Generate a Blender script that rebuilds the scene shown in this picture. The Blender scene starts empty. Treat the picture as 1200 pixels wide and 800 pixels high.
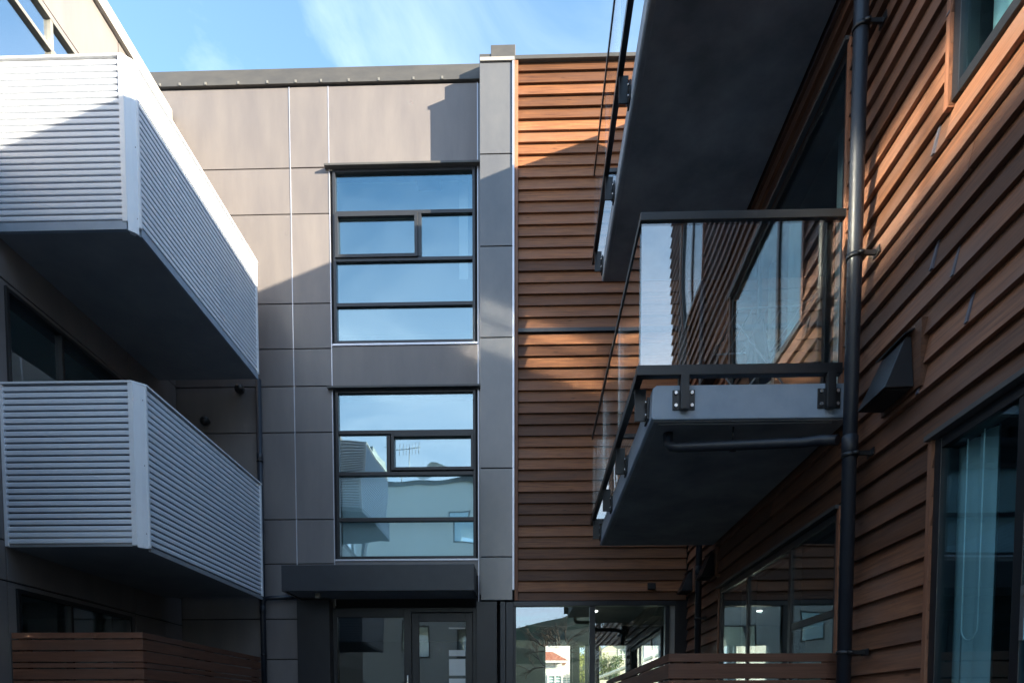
import bpy, math, random
from mathutils import Vector, Matrix
R = math.radians
rnd = random.Random(7)
scn = bpy.context.scene
col = scn.collection

# ------------------------------------------------------------------ camera
EZ = 1.1
cam_d = bpy.data.cameras.new("camera"); cam = bpy.data.objects.new("camera", cam_d); col.objects.link(cam)
cam_d.sensor_width = 36.0; cam_d.lens = 24.0
cam_d.shift_x = 0.0; cam_d.shift_y = (880.37 - 400) / 1200
cam_d.clip_start = 0.05; cam_d.clip_end = 3000
cam.location = (0, 0, EZ)
cam.rotation_euler = (math.pi / 2 - 0.055, 0, 0.0275)
scn.camera = cam

# ------------------------------------------------------------------ light
SUN = Vector((-1.97, 1.0, -0.73)).normalized()          # the way the light travels
sun_el = math.asin(-SUN.z)
sun_az = math.atan2(-SUN.x, -SUN.y)                     # clockwise from +Y
sl = bpy.data.lights.new("sun", 'SUN'); sl.energy = 5.0; sl.angle = R(0.5); sl.color = (1.0, 0.86, 0.64)
so = bpy.data.objects.new("sun", sl); col.objects.link(so)
so.rotation_euler = SUN.to_track_quat('-Z', 'Y').to_euler(); so.location = (20, -10, 25)

w = bpy.data.worlds.new("World"); scn.world = w; w.use_nodes = True
nt = w.node_tree; nt.nodes.clear()
N = nt.nodes.new; Lk = nt.links.new
out = N('ShaderNodeOutputWorld'); bg = N('ShaderNodeBackground'); Lk(bg.outputs[0], out.inputs[0])
sky = N('ShaderNodeTexSky'); sky.sky_type = 'NISHITA'; sky.sun_disc = False
sky.sun_elevation = sun_el; sky.sun_rotation = sun_az
sky.air_density = 1.0; sky.dust_density = 0.2; sky.ozone_density = 1.2; sky.altitude = 50
tc = N('ShaderNodeTexCoord'); sep = N('ShaderNodeSeparateXYZ'); Lk(tc.outputs['Generated'], sep.inputs[0])
mz = N('ShaderNodeMath'); mz.operation = 'MAXIMUM'; mz.inputs[1].default_value = 0.08; Lk(sep.outputs[2], mz.inputs[0])
dx = N('ShaderNodeMath'); dx.operation = 'DIVIDE'; Lk(sep.outputs[0], dx.inputs[0]); Lk(mz.outputs[0], dx.inputs[1])
dy = N('ShaderNodeMath'); dy.operation = 'DIVIDE'; Lk(sep.outputs[1], dy.inputs[0]); Lk(mz.outputs[0], dy.inputs[1])
cmb = N('ShaderNodeCombineXYZ'); Lk(dx.outputs[0], cmb.inputs[0]); Lk(dy.outputs[0], cmb.inputs[1])
n1 = N('ShaderNodeTexNoise'); n1.inputs['Scale'].default_value = 1.9; n1.inputs['Detail'].default_value = 8; n1.inputs['Roughness'].default_value = 0.58
n1.inputs['Distortion'].default_value = 0.7
Lk(cmb.outputs[0], n1.inputs['Vector'])
cr = N('ShaderNodeValToRGB'); cr.color_ramp.elements[0].position = 0.42; cr.color_ramp.elements[1].position = 0.82
cr.color_ramp.elements[0].color = (0, 0, 0, 1); cr.color_ramp.elements[1].color = (.55, .55, .55, 1); e3 = cr.color_ramp.elements.new(1.0); e3.color = (.95, .95, .95, 1)
mx = N('ShaderNodeMix'); mx.data_type = 'RGBA'
# thin cloud thickens towards the horizon, as a layer seen edge-on does
lo = N('ShaderNodeMapRange'); lo.inputs[1].default_value = .60; lo.inputs[2].default_value = .44; lo.inputs[3].default_value = -.045; lo.inputs[4].default_value = .44; Lk(sep.outputs[2], lo.inputs[0])
sm = N('ShaderNodeMath'); sm.operation = 'ADD'; Lk(n1.outputs[0], sm.inputs[0]); Lk(lo.outputs[0], sm.inputs[1]); Lk(sm.outputs[0], cr.inputs[0])
tn = N('ShaderNodeMix'); tn.data_type = 'RGBA'; tn.blend_type = 'MULTIPLY'; tn.inputs[0].default_value = 1.0; Lk(sky.outputs[0], tn.inputs[6]); tn.inputs[7].default_value = (.95, 1.10, 1.10, 1)
Lk(cr.outputs[0], mx.inputs[0]); Lk(tn.outputs[2], mx.inputs[6]); mx.inputs[7].default_value = (3.8, 4.4, 5.3, 1)
Lk(mx.outputs[2], bg.inputs[0]); bg.inputs[1].default_value = 0.10

scn.view_settings.view_transform = 'Standard'; scn.view_settings.look = 'None'
scn.view_settings.gamma = 1.0; scn.view_settings.exposure = 2.25
scn.render.engine = 'CYCLES'
cy = scn.cycles
cy.max_bounces = 10; cy.diffuse_bounces = 4; cy.glossy_bounces = 5; cy.transmission_bounces = 4; cy.transparent_max_bounces = 24
cy.caustics_reflective = True; cy.caustics_refractive = False
cy.blur_glossy = 0.0; cy.use_guiding = True; cy.use_surface_guiding = True; cy.guiding_training_samples = 64; cy.sample_clamp_indirect = 0.0; cy.use_denoising = True

# ------------------------------------------------------------------ materials
MATS = {}
def mat(name, base, rough=.6, metal=0.0, spec=.5, var=None, scale=(1, 1, 1), nscale=3.0, amount=.25, bump=0.0, bscale=60.0, randv=0.0, coat=0.0, detail=5):
    m = bpy.data.materials.new(name); m.use_nodes = True
    t = m.node_tree; b = t.nodes['Principled BSDF']
    b.inputs['Roughness'].default_value = rough; b.inputs['Metallic'].default_value = metal
    b.inputs['Specular IOR Level'].default_value = spec
    b.inputs['Coat Weight'].default_value = coat
    c = base + (1,)
    b.inputs['Base Color'].default_value = c
    tc = t.nodes.new('ShaderNodeTexCoord'); mp = t.nodes.new('ShaderNodeMapping'); mp.inputs['Scale'].default_value = scale
    oi = t.nodes.new('ShaderNodeObjectInfo')
    ad = t.nodes.new('ShaderNodeVectorMath'); ad.operation = 'ADD'
    ml = t.nodes.new('ShaderNodeMath'); ml.operation = 'MULTIPLY'; ml.inputs[1].default_value = 57.0
    t.links.new(oi.outputs['Random'], ml.inputs[0])
    t.links.new(tc.outputs['Object'], mp.inputs[0]); t.links.new(mp.outputs[0], ad.inputs[0])
    if randv: t.links.new(ml.outputs[0], ad.inputs[1])
    if var:
        nz = t.nodes.new('ShaderNodeTexNoise'); nz.inputs['Scale'].default_value = nscale; nz.inputs['Detail'].default_value = detail
        nz.inputs['Roughness'].default_value = .6
        t.links.new(ad.outputs[0], nz.inputs['Vector'])
        rp = t.nodes.new('ShaderNodeValToRGB'); rp.color_ramp.elements[0].position = .5 - amount; rp.color_ramp.elements[1].position = .5 + amount
        rp.color_ramp.elements[0].color = c; rp.color_ramp.elements[1].color = var + (1,)
        t.links.new(nz.outputs[0], rp.inputs[0]); src = rp.outputs[0]
        if randv:
            hs = t.nodes.new('ShaderNodeHueSaturation')
            mr = t.nodes.new('ShaderNodeMapRange'); mr.inputs[3].default_value = 1 - randv; mr.inputs[4].default_value = 1 + randv
            t.links.new(oi.outputs['Random'], mr.inputs[0]); t.links.new(mr.outputs[0], hs.inputs['Value'])
            t.links.new(src, hs.inputs['Color']); src = hs.outputs[0]
        t.links.new(src, b.inputs['Base Color'])
    if bump:
        nb = t.nodes.new('ShaderNodeTexNoise'); nb.inputs['Scale'].default_value = bscale; nb.inputs['Detail'].default_value = 4
        t.links.new(ad.outputs[0], nb.inputs['Vector'])
        bp = t.nodes.new('ShaderNodeBump'); bp.inputs['Strength'].default_value = bump; bp.inputs['Distance'].default_value = .004
        t.links.new(nb.outputs[0], bp.inputs['Height']); t.links.new(bp.outputs[0], b.inputs['Normal'])
    MATS[name] = m
    return m

def wood(name, c1, c2, c3, axis, randv=.16):
    """stained cedar: long grain streaks, knots, weathered patches"""
    m = bpy.data.materials.new(name); m.use_nodes = True
    t = m.node_tree; b = t.nodes['Principled BSDF']; b.inputs['Roughness'].default_value = .55
    b.inputs['Specular IOR Level'].default_value = .35
    nn = t.nodes.new; lk = t.links.new
    tc = nn('ShaderNodeTexCoord'); oi = nn('ShaderNodeObjectInfo')
    ml = nn('ShaderNodeMath'); ml.operation = 'MULTIPLY'; ml.inputs[1].default_value = 91.0; lk(oi.outputs['Random'], ml.inputs[0])
    ad = nn('ShaderNodeVectorMath'); ad.operation = 'ADD'; lk(tc.outputs['Object'], ad.inputs[0]); lk(ml.outputs[0], ad.inputs[1])
    mp = nn('ShaderNodeMapping'); mp.inputs['Scale'].default_value = (1.2, 30, 30) if axis == 'X' else (30, 1.2, 30) if axis == 'Y' else (30, 30, 1.2)
    lk(ad.outputs[0], mp.inputs[0])
    g = nn('ShaderNodeTexNoise'); g.inputs['Scale'].default_value = 2.2; g.inputs['Detail'].default_value = 7; g.inputs['Roughness'].default_value = .65; lk(mp.outputs[0], g.inputs['Vector'])
    r1 = nn('ShaderNodeValToRGB'); r1.color_ramp.elements[0].position = .33; r1.color_ramp.elements[1].position = .68
    r1.color_ramp.elements[0].color = c1 + (1,); r1.color_ramp.elements[1].color = c2 + (1,); lk(g.outputs[0], r1.inputs[0])
    mp2 = nn('ShaderNodeMapping'); mp2.inputs['Scale'].default_value = (.8, 4, 4) if axis == 'X' else (4, .8, 4) if axis == 'Y' else (4, 4, .8)
    lk(ad.outputs[0], mp2.inputs[0])
    p = nn('ShaderNodeTexNoise'); p.inputs['Scale'].default_value = 1.6; p.inputs['Detail'].default_value = 5; lk(mp2.outputs[0], p.inputs['Vector'])
    r2 = nn('ShaderNodeValToRGB'); r2.color_ramp.elements[0].position = .45; r2.color_ramp.elements[1].position = .75; lk(p.outputs[0], r2.inputs[0])
    mxx = nn('ShaderNodeMix'); mxx.data_type = 'RGBA'; lk(r2.outputs[0], mxx.inputs[0]); lk(r1.outputs[0], mxx.inputs[6]); mxx.inputs[7].default_value = c3 + (1,)
    # knots and nail stains
    mp3 = nn('ShaderNodeMapping'); mp3.inputs['Scale'].default_value = (2.2, 9, 9) if axis == 'X' else (9, 2.2, 9) if axis == 'Y' else (9, 9, 2.2)
    lk(ad.outputs[0], mp3.inputs[0])
    vo = nn('ShaderNodeTexVoronoi'); vo.inputs['Scale'].default_value = 1.0; lk(mp3.outputs[0], vo.inputs['Vector'])
    r3 = nn('ShaderNodeValToRGB'); r3.color_ramp.elements[0].position = .03; r3.color_ramp.elements[1].position = .10
    r3.color_ramp.elements[0].color = (.35, .35, .35, 1); r3.color_ramp.elements[1].color = (1, 1, 1, 1); lk(vo.outputs['Distance'], r3.inputs[0])
    mm = nn('ShaderNodeMix'); mm.data_type = 'RGBA'; mm.blend_type = 'MULTIPLY'; mm.inputs[0].default_value = .8
    lk(mxx.outputs[2], mm.inputs[6]); lk(r3.outputs[0], mm.inputs[7])
    hs = nn('ShaderNodeHueSaturation'); mr = nn('ShaderNodeMapRange'); mr.inputs[3].default_value = 1 - randv; mr.inputs[4].default_value = 1 + randv
    lk(oi.outputs['Random'], mr.inputs[0]); lk(mr.outputs[0], hs.inputs['Value']); lk(mm.outputs[2], hs.inputs['Color'])
    lk(hs.outputs[0], b.inputs['Base Color'])
    bp = nn('ShaderNodeBump'); bp.inputs['Strength'].default_value = .35; bp.inputs['Distance'].default_value = .003
    lk(g.outputs[0], bp.inputs['Height']); lk(bp.outputs[0], b.inputs['Normal'])
    MATS[name] = m
    return m

def glass(name, refl0, tint, rough=0.0, wav=0.0, gcol=(1, 1, 1)):
    """flat window glass: clear transmission mixed with a fresnel mirror"""
    m = bpy.data.materials.new(name); m.use_nodes = True
    t = m.node_tree; t.nodes.clear(); nn = t.nodes.new; lk = t.links.new
    o = nn('ShaderNodeOutputMaterial'); mx = nn('ShaderNodeMixShader'); lk(mx.outputs[0], o.inputs[0])
    tr = nn('ShaderNodeBsdfTransparent'); tr.inputs[0].default_value = tint + (1,)
    gl = nn('ShaderNodeBsdfGlossy'); gl.inputs['Roughness'].default_value = rough; gl.inputs['Color'].default_value = gcol + (1,)
    # Schlick's curve on either side of the pane
    ge = nn('ShaderNodeNewGeometry'); dt = nn('ShaderNodeVectorMath'); dt.operation = 'DOT_PRODUCT'; lk(ge.outputs['Normal'], dt.inputs[0]); lk(ge.outputs['Incoming'], dt.inputs[1])
    ab = nn('ShaderNodeMath'); ab.operation = 'ABSOLUTE'; lk(dt.outputs['Value'], ab.inputs[0])
    om = nn('ShaderNodeMath'); om.operation = 'SUBTRACT'; om.inputs[0].default_value = 1.0; om.use_clamp = True; lk(ab.outputs[0], om.inputs[1])
    pw_ = nn('ShaderNodeMath'); pw_.operation = 'POWER'; pw_.inputs[1].default_value = 5.0; lk(om.outputs[0], pw_.inputs[0])
    mr = nn('ShaderNodeMapRange'); mr.inputs[3].default_value = refl0; mr.inputs[4].default_value = 1.0
    lk(pw_.outputs[0], mr.inputs[0]); lk(mr.outputs[0], mx.inputs[0]); lk(tr.outputs[0], mx.inputs[1]); lk(gl.outputs[0], mx.inputs[2])
    if wav:
        oi = nn('ShaderNodeObjectInfo'); wn_ = nn('ShaderNodeTexWhiteNoise'); wn_.noise_dimensions = '1D'; lk(oi.outputs['Random'], wn_.inputs['W'])
        su = nn('ShaderNodeVectorMath'); su.operation = 'SUBTRACT'; lk(wn_.outputs['Color'], su.inputs[0]); su.inputs[1].default_value = (.5, .5, .5)
        sc_ = nn('ShaderNodeVectorMath'); sc_.operation = 'SCALE'; sc_.inputs['Scale'].default_value = .016; lk(su.outputs[0], sc_.inputs[0])
        tc = nn('ShaderNodeTexCoord'); nz = nn('ShaderNodeTexNoise'); nz.inputs['Scale'].default_value = 1.1; nz.inputs['Detail'].default_value = 1
        lk(tc.outputs['Object'], nz.inputs['Vector'])
        bp = nn('ShaderNodeBump'); bp.inputs['Strength'].default_value = 1.0; bp.inputs['Distance'].default_value = wav
        lk(nz.outputs[0], bp.inputs['Height'])
        a2 = nn('ShaderNodeVectorMath'); a2.operation = 'ADD'; lk(bp.outputs[0], a2.inputs[0]); lk(sc_.outputs[0], a2.inputs[1])
        nm = nn('ShaderNodeVectorMath'); nm.operation = 'NORMALIZE'; lk(a2.outputs[0], nm.inputs[0]); lk(nm.outputs[0], gl.inputs['Normal'])
    MATS[name] = m
    return m

mat('joint_cover', (.10, .10, .13), .5)
mat('wire_dull', (.22, .22, .22), .5)
mat('frame_mid', (.16, .16, .155), .4, var=(.2, .2, .19), nscale=4)
mat('curtain_grey', (.42, .43, .42), .85, var=(.48, .49, .48), scale=(1, 1, .3), nscale=5)
mat('panel_grey', (.142, .131, .137), .36, var=(.200, .183, .178), scale=(2.2, 2.2, .5), nscale=2.0, amount=.3, bump=.15, bscale=25, spec=.5, randv=.05)
mat('panel_pilaster', (.085, .090, .105), .18, var=(.145, .147, .152), scale=(1, 1, .6), nscale=2.0, amount=.3, spec=.8, randv=.04)
mat('panel_cream', (.62, .60, .56), .5, var=(.68, .66, .62), nscale=1.5, randv=.03)
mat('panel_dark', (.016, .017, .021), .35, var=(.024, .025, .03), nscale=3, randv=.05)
mat('joint_dark', (.012, .012, .014), .8)
mat('trim_metal', (.62, .63, .68), .35, metal=.6, var=(.5, .5, .56), nscale=6)
mat('cap_metal', (.055, .056, .06), .5, var=(.09, .088, .085), scale=(1, 1, 3), nscale=3, randv=.05, bump=.1, bscale=8)
mat('cap_pale', (.30, .29, .28), .5, var=(.38, .37, .35), nscale=4)
mat('frame_metal', (.028, .031, .038), .32, metal=.2, var=(.038, .042, .05), nscale=5)
mat('frame_black', (.010, .011, .014), .35, var=(.016, .017, .02), nscale=8)
mat('pipe_paint', (.010, .015, .027), .45, coat=.05, var=(.02, .024, .032), nscale=4, scale=(3, 3, .6))
mat('corrugated_silver', (.64, .70, .79), .36, metal=0, var=(.74, .78, .85), scale=(3.5, 3.5, .8), nscale=1.3, amount=.3, detail=8)
mat('corner_flashing', (.72, .76, .82), .35, metal=0, var=(.80, .82, .86), nscale=2)
mat('bolt_steel', (.65, .65, .66), .25, metal=.9)
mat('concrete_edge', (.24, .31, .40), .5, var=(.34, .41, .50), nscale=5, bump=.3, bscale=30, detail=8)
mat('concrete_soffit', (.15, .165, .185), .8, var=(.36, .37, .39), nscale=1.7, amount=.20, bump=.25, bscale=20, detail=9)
mat('soffit_dark', (.20, .22, .25), .7, var=(.31, .32, .34), nscale=2)
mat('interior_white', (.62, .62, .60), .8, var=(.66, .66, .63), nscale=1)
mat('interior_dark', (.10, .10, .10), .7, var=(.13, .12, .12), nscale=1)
mat('blind_fabric', (.74, .77, .75), .8, var=(.80, .82, .80), scale=(1, 1, 12), nscale=4)
mat('white_plastic', (.75, .75, .72), .4)
mat('paving', (.09, .09, .092), .8, var=(.14, .138, .135), nscale=2, bump=.3, randv=.1)
mat('asphalt', (.05, .05, .052), .85, var=(.07, .07, .07), nscale=8, bump=.4)
mat('grass_ground', (.05, .085, .03), .9, var=(.09, .12, .045), nscale=.06, amount=.2, detail=8)
mat('hill_bush', (.018, .032, .016), .9, var=(.045, .065, .03), nscale=.12, amount=.15, detail=9)
mat('render_pale', (.66, .67, .62), .7, var=(.72, .73, .68), nscale=.7, randv=.03)
mat('house_white', (.72, .71, .68), .6, var=(.78, .77, .74), nscale=1)
mat('house_cream', (.62, .60, .48), .6, var=(.68, .66, .54), nscale=1)
mat('roof_tile_red', (.36, .10, .055), .7, var=(.46, .15, .08), nscale=3, randv=.1)
mat('roof_iron', (.26, .31, .32), .45, var=(.36, .40, .40), nscale=1.2)
mat('bark', (.09, .07, .055), .9, var=(.14, .11, .09), nscale=4)
mat('leaf', (.05, .095, .022), .6, var=(.12, .16, .04), nscale=.8, amount=.2)
mat('leaf_yellow', (.12, .15, .02), .6, var=(.22, .24, .04), nscale=.8, amount=.2)
mat('antenna_metal', (.5, .5, .5), .4, metal=.6)
wood('cedar_x', (.11, .044, .022), (.275, .118, .050), (.19, .092, .055), 'X', .50)
wood('cedar_y', (.108, .047, .028), (.24, .108, .056), (.165, .096, .072), 'Y', .48)
wood('cedar_z', (.20, .08, .045), (.33, .15, .085), (.26, .14, .09), 'Z')
wood('fence_x', (.095, .040, .024), (.19, .082, .048), (.14, .07, .048), 'X')
wood('fence_y', (.085, .036, .022), (.16, .07, .042), (.12, .06, .042), 'Y')
glass('glass_coated', .24, (.84, .91, .92), wav=.006, gcol=(.66, .88, .98))
glass('glass_window', .12, (.82, .93, .95), wav=.003)
glass('glass_bright', .6, (.55, .65, .68), rough=.07, gcol=(.95, .98, 1.0))
glass('glass_right', .10, (.80, .965, 1.0), wav=.004, gcol=(.8, .95, 1.0))
glass('glass_door', .06, (.62, .70, .74), wav=.003)
glass('glass_lobby', .20, (.80, .86, .86), wav=.003, gcol=(.86, .95, 1.0))
glass('glass_balcony', .18, (.86, .92, .93), wav=.004)

# ------------------------------------------------------------------ mesh building
BASE = {}
def base_of(o):
    return BASE.get(o.name, Vector((0, 0, 0)))

class MB:
    def __init__(s): s.v = []; s.f = []; s.sm = []
    def add(s, vs, fs, smooth=False):
        k = len(s.v); s.v += [tuple(p) for p in vs]
        for f in fs: s.f.append(tuple(k + i for i in f)); s.sm.append(smooth)
        return s
    def box(s, x0, x1, y0, y1, z0, z1):
        if x0 > x1: x0, x1 = x1, x0
        if y0 > y1: y0, y1 = y1, y0
        if z0 > z1: z0, z1 = z1, z0
        return s.add([(x0, y0, z0), (x1, y0, z0), (x1, y1, z0), (x0, y1, z0), (x0, y0, z1), (x1, y0, z1), (x1, y1, z1), (x0, y1, z1)],
                     [(0, 3, 2, 1), (4, 5, 6, 7), (0, 1, 5, 4), (1, 2, 6, 5), (2, 3, 7, 6), (3, 0, 4, 7)])
    def prism(s, poly, d):
        """poly: list of 3-D points in one plane, d: extrusion vector"""
        n = len(poly); a = [Vector(p) for p in poly]; b = [p + Vector(d) for p in a]
        return s.add(a + b, [tuple(range(n))[::-1], tuple(range(n, 2 * n))] + [(i, (i + 1) % n, n + (i + 1) % n, n + i) for i in range(n)])
    def tube(s, path, r, seg=14, cap=True):
        pts = [Vector(p) for p in path]; n = len(pts); rs = r if isinstance(r, (list, tuple)) else [r] * n
        k0 = len(s.v); up = None
        for i, p in enumerate(pts):
            d = (pts[min(i + 1, n - 1)] - pts[max(i - 1, 0)]).normalized()
            if up is None:
                up = Vector((0, 0, 1)) if abs(d.z) < .9 else Vector((1, 0, 0))
            a = (up - d * up.dot(d)).normalized(); up = a; b = d.cross(a)
            for j in range(seg):
                t = 2 * math.pi * j / seg; s.v.append(tuple(p + (a * math.cos(t) + b * math.sin(t)) * rs[i]))
        for i in range(n - 1):
            for j in range(seg):
                j2 = (j + 1) % seg
                s.f.append((k0 + i * seg + j, k0 + i * seg + j2, k0 + (i + 1) * seg + j2, k0 + (i + 1) * seg + j)); s.sm.append(True)
        if cap:
            s.f.append(tuple(k0 + j for j in range(seg))[::-1]); s.sm.append(False)
            s.f.append(tuple(k0 + (n - 1) * seg + j for j in range(seg))); s.sm.append(False)
        return s
    def build(s, name, m, parent=None, bevel=0.0):
        if parent is not None: b = base_of(parent)
        else:
            xs = [p[0] for p in s.v]; ys = [p[1] for p in s.v]; zs = [p[2] for p in s.v]
            b = Vector(((min(xs) + max(xs)) / 2, (min(ys) + max(ys)) / 2, min(zs)))
        me = bpy.data.meshes.new(name)
        me.from_pydata([(p[0] - b.x, p[1] - b.y, p[2] - b.z) for p in s.v], [], s.f)
        me.polygons.foreach_set('use_smooth', s.sm); me.update()
        me.materials.append(MATS[m])
        o = bpy.data.objects.new(name, me); col.objects.link(o)
        if parent is not None: o.parent = parent
        else: o.location = b
        BASE[o.name] = b
        if bevel:
            md = o.modifiers.new('bevel', 'BEVEL'); md.width = bevel; md.segments = 2; md.limit_method = 'ANGLE'
        return o

def tag(o, label=None, cat=None, group=None, kind=None):
    if label: o['label'] = label
    if cat: o['category'] = cat
    if group: o['group'] = group
    if kind: o['kind'] = kind
    return o
def thing(name, loc, label, cat, group=None):
    o = bpy.data.objects.new(name, None); col.objects.link(o); o.location = loc; o.empty_display_size = .2
    BASE[o.name] = Vector(loc)
    return tag(o, label, cat, group)
def dup(o, loc=None, parent=None, label=None):
    c = o.copy(); col.objects.link(c); BASE[c.name] = base_of(o)
    if parent is not None: c.parent = parent
    if loc is not None: c.location = loc
    if label: c['label'] = label
    for ch in [x for x in col.objects if x.parent == o]: dup(ch, None, c)
    return c

class PL:
    """a wall plane: u runs along the wall, n is the distance out of it, z is height"""
    def __init__(s, kind, p): s.k = kind; s.p = p
    def pt(s, u, n, z):
        if s.k == 'S': return (u, s.p - n, z)      # faces -Y (towards the camera)
        if s.k == 'N': return (u, s.p + n, z)
        if s.k == 'W': return (s.p - n, u, z)      # faces -X
        return (s.p + n, u, z)                      # 'E' faces +X
    def box(s, mb, u0, u1, n0, n1, z0, z1):
        a = s.pt(u0, n0, z0); b = s.pt(u1, n1, z1)
        return mb.box(a[0], b[0], a[1], b[1], a[2], b[2])
    def poly(s, mb, uz, n0, n1):
        a = [s.pt(u, n0, z) for u, z in uz]; d = Vector(s.pt(0, n1, 0)) - Vector(s.pt(0, n0, 0))
        return mb.prism(a, d)

def subtract(a, b, cuts):
    segs = [(a, b)]
    for c0, c1 in cuts:
        nw = []
        for s0, s1 in segs:
            if c1 <= s0 or c0 >= s1: nw.append((s0, s1)); continue
            if c0 > s0: nw.append((s0, c0))
            if c1 < s1: nw.append((c1, s1))
        segs = nw
    return segs
def solid(u0, u1, z0, z1, ops):
    zs = sorted({z0, z1} | {z for o in ops for z in o[2:4] if z0 < z < z1})
    res = []
    for a, b in zip(zs, zs[1:]):
        m = (a + b) / 2
        for s in subtract(u0, u1, [(o[0], o[1]) for o in ops if o[2] < m < o[3]]): res.append((s[0], s[1], a, b))
    return res

def core(pl, root, name, m, u0, u1, z0, z1, ops, n0, n1):
    mb = MB()
    for a, b, c, d in solid(u0, u1, z0, z1, ops): pl.box(mb, a, b, n0, n1, c, d)
    return mb.build(name, m, root)

def boards(pl, root, m, u0, u1, z0, z1, phase, ops, pitch=.141, tb=.040, tt=.010, name='board', joints=True, stuff=False, endcut=None):
    """lapped bevel-back weatherboards, one object each"""
    k = math.ceil((z0 - phase) / pitch - 1e-6) - 1
    big = MB(); joint_list = []
    z = phase + k * pitch
    while z < z1 - .01:
        a, b = max(z, z0), min(z + pitch, z1)
        if b - a > .012:
            cut_full = [(o[0], o[1]) for o in ops if o[2] <= a + .004 and o[3] >= b - .004]
            part = [o for o in ops if not (o[2] <= a + .004 and o[3] >= b - .004) and o[2] < b and o[3] > a]
            segs = []
            for s0, s1 in subtract(u0, u1, cut_full + [(o[0], o[1]) for o in part]): segs.append((s0, s1, a, b))
            for o in part:
                if o[3] < b - .012: segs.append((max(o[0], u0), min(o[1], u1), max(o[3], a), b))
                if o[2] > a + .012: segs.append((max(o[0], u0), min(o[1], u1), a, min(o[2], b)))
            fin = []
            for s0, s1, c, d in segs:
                if s1 - s0 < .01: continue
                if joints and s1 - s0 > 1.9 and d - c > .1 and rnd.random() < .62:
                    j = rnd.uniform(s0 + .7, s1 - .7); fin += [(s0, j - .0028, c, d), (j + .0028, s1, c, d)]
                else: fin.append((s0, s1, c, d))
            for s0, s1, c, d in fin:
                fb = (c - z) / pitch; ft = (d - z) / pitch
                j1 = rnd.uniform(-.0025, .0025)
                nb = tb + (tt - tb) * fb + j1; ntp = tt + (tt - tb) * 0 + (tb - tt) * (1 - ft) + j1
                lo = c - (.004 if fb < .01 else 0)
                mb = big if stuff else MB()
                e = .0015
                P = [pl.pt(s0, 0, lo), pl.pt(s1, 0, lo), pl.pt(s1, 0, d - e), pl.pt(s0, 0, d - e),
                     pl.pt(s0, nb, lo + rnd.uniform(0, .002)), pl.pt(s1, nb, lo + rnd.uniform(0, .002)), pl.pt(s1, ntp, d - e), pl.pt(s0, ntp, d - e)]
                mb.add(P, [(0, 1, 2, 3), (4, 7, 6, 5), (0, 4, 5, 1), (1, 5, 6, 2), (2, 6, 7, 3), (3, 7, 4, 0)])
                if not stuff: mb.build(name, m, root)
        z += pitch
    if stuff: tag(big.build('weatherboards', m, root), kind='stuff')

def window(pl, root, u0, u1, z0, z1, vb=(), hb=(), panes=None, sashes=(), fw=.045, bw=.05, frame='frame_metal', gl='glass_window', n0=-.06, n1=.02, gn=-.02,
           trim=None, head=None, sill=True, name='window'):
    f = MB()
    pl.box(f, u0, u0 + fw, n0, n1, z0, z1); pl.box(f, u1 - fw, u1, n0, n1, z0, z1)
    pl.box(f, u0 + fw, u1 - fw, n0, n1 - .002, z0, z0 + fw); pl.box(f, u0 + fw, u1 - fw, n0, n1 - .002, z1 - fw, z1)
    for u, a, b in vb: pl.box(f, u - bw / 2, u + bw / 2, n0 + .003, n1 - .006, a, b)
    for z, a, b in hb: pl.box(f, a, b, n0 + .005, n1 - .004, z - bw / 2, z + bw / 2)
    win = f.build(name, frame, root, bevel=.003)
    if panes is None: panes = [(u0 + fw, u1 - fw, z0 + fw, z1 - fw)]
    for a, b, c, d in panes:
        g = MB(); pl.box(g, a - .004, b + .004, gn - .006, gn, c - .004, d + .004); g.build('pane', gl, win)
    for a, b, c, d in sashes:
        s = MB(); w_ = .042
        pl.box(s, a, a + w_, gn, n1 + .018, c, d); pl.box(s, b - w_, b, gn, n1 + .018, c, d)
        pl.box(s, a + w_, b - w_, gn, n1 + .016, c, c + w_); pl.box(s, a + w_, b - w_, gn, n1 + .016, d - w_, d)
        s.build('sash', frame, win, bevel=.003)
    if trim:
        for a, b, c, d in trim:
            t = MB(); pl.box(t, a, b, 0.004, .045, c, d); t.build('trim', 'cedar_z', win)
    if head:
        h = MB(); pl.box(h, head[0], head[1], 0, .07, z1 + .004, z1 + .028); h.build('head_flashing', 'cap_metal', win)
    return win

# ------------------------------------------------------------------ ground and far terrain
g = MB(); n = 60
def gh(x, y):
    h = 0
    if y > 30: h += 7.0 * (1 - math.exp(-((y - 30) / 40) ** 2))
    d = math.hypot(x, y)
    if y < -90: h += min(1, (-90 - y) / 180) * (31 + 7 * math.sin(x * .018 + 1) + 4 * math.sin(x * .05))
    if y > 160: h += min(1, (y - 160) / 180) * (22 + 6 * math.sin(x * .02))
    return h
xs = [-1500, -900, -600, -400, -300] + [-240 + 12 * i for i in range(41)] + [300, 400, 600, 900, 1500]
vs = []; 
for yy in xs:
    for xx in xs:
        jit = 0 if math.hypot(xx, yy) < 90 else rnd.uniform(-1.5, 3.5)
        vs.append((xx, yy, gh(xx, yy) + jit))
nn_ = len(xs); fs = [(j * nn_ + i, j * nn_ + i + 1, (j + 1) * nn_ + i + 1, (j + 1) * nn_ + i) for j in range(nn_ - 1) for i in range(nn_ - 1)]
g.add(vs, fs, True)
tag(g.build('ground', 'hill_bush'), kind='structure')
g = MB(); g.box(-4.7, 2.0, -9, 9.2, -.02, .03); tag(g.build('courtyard_paving', 'paving'), kind='structure')

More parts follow.
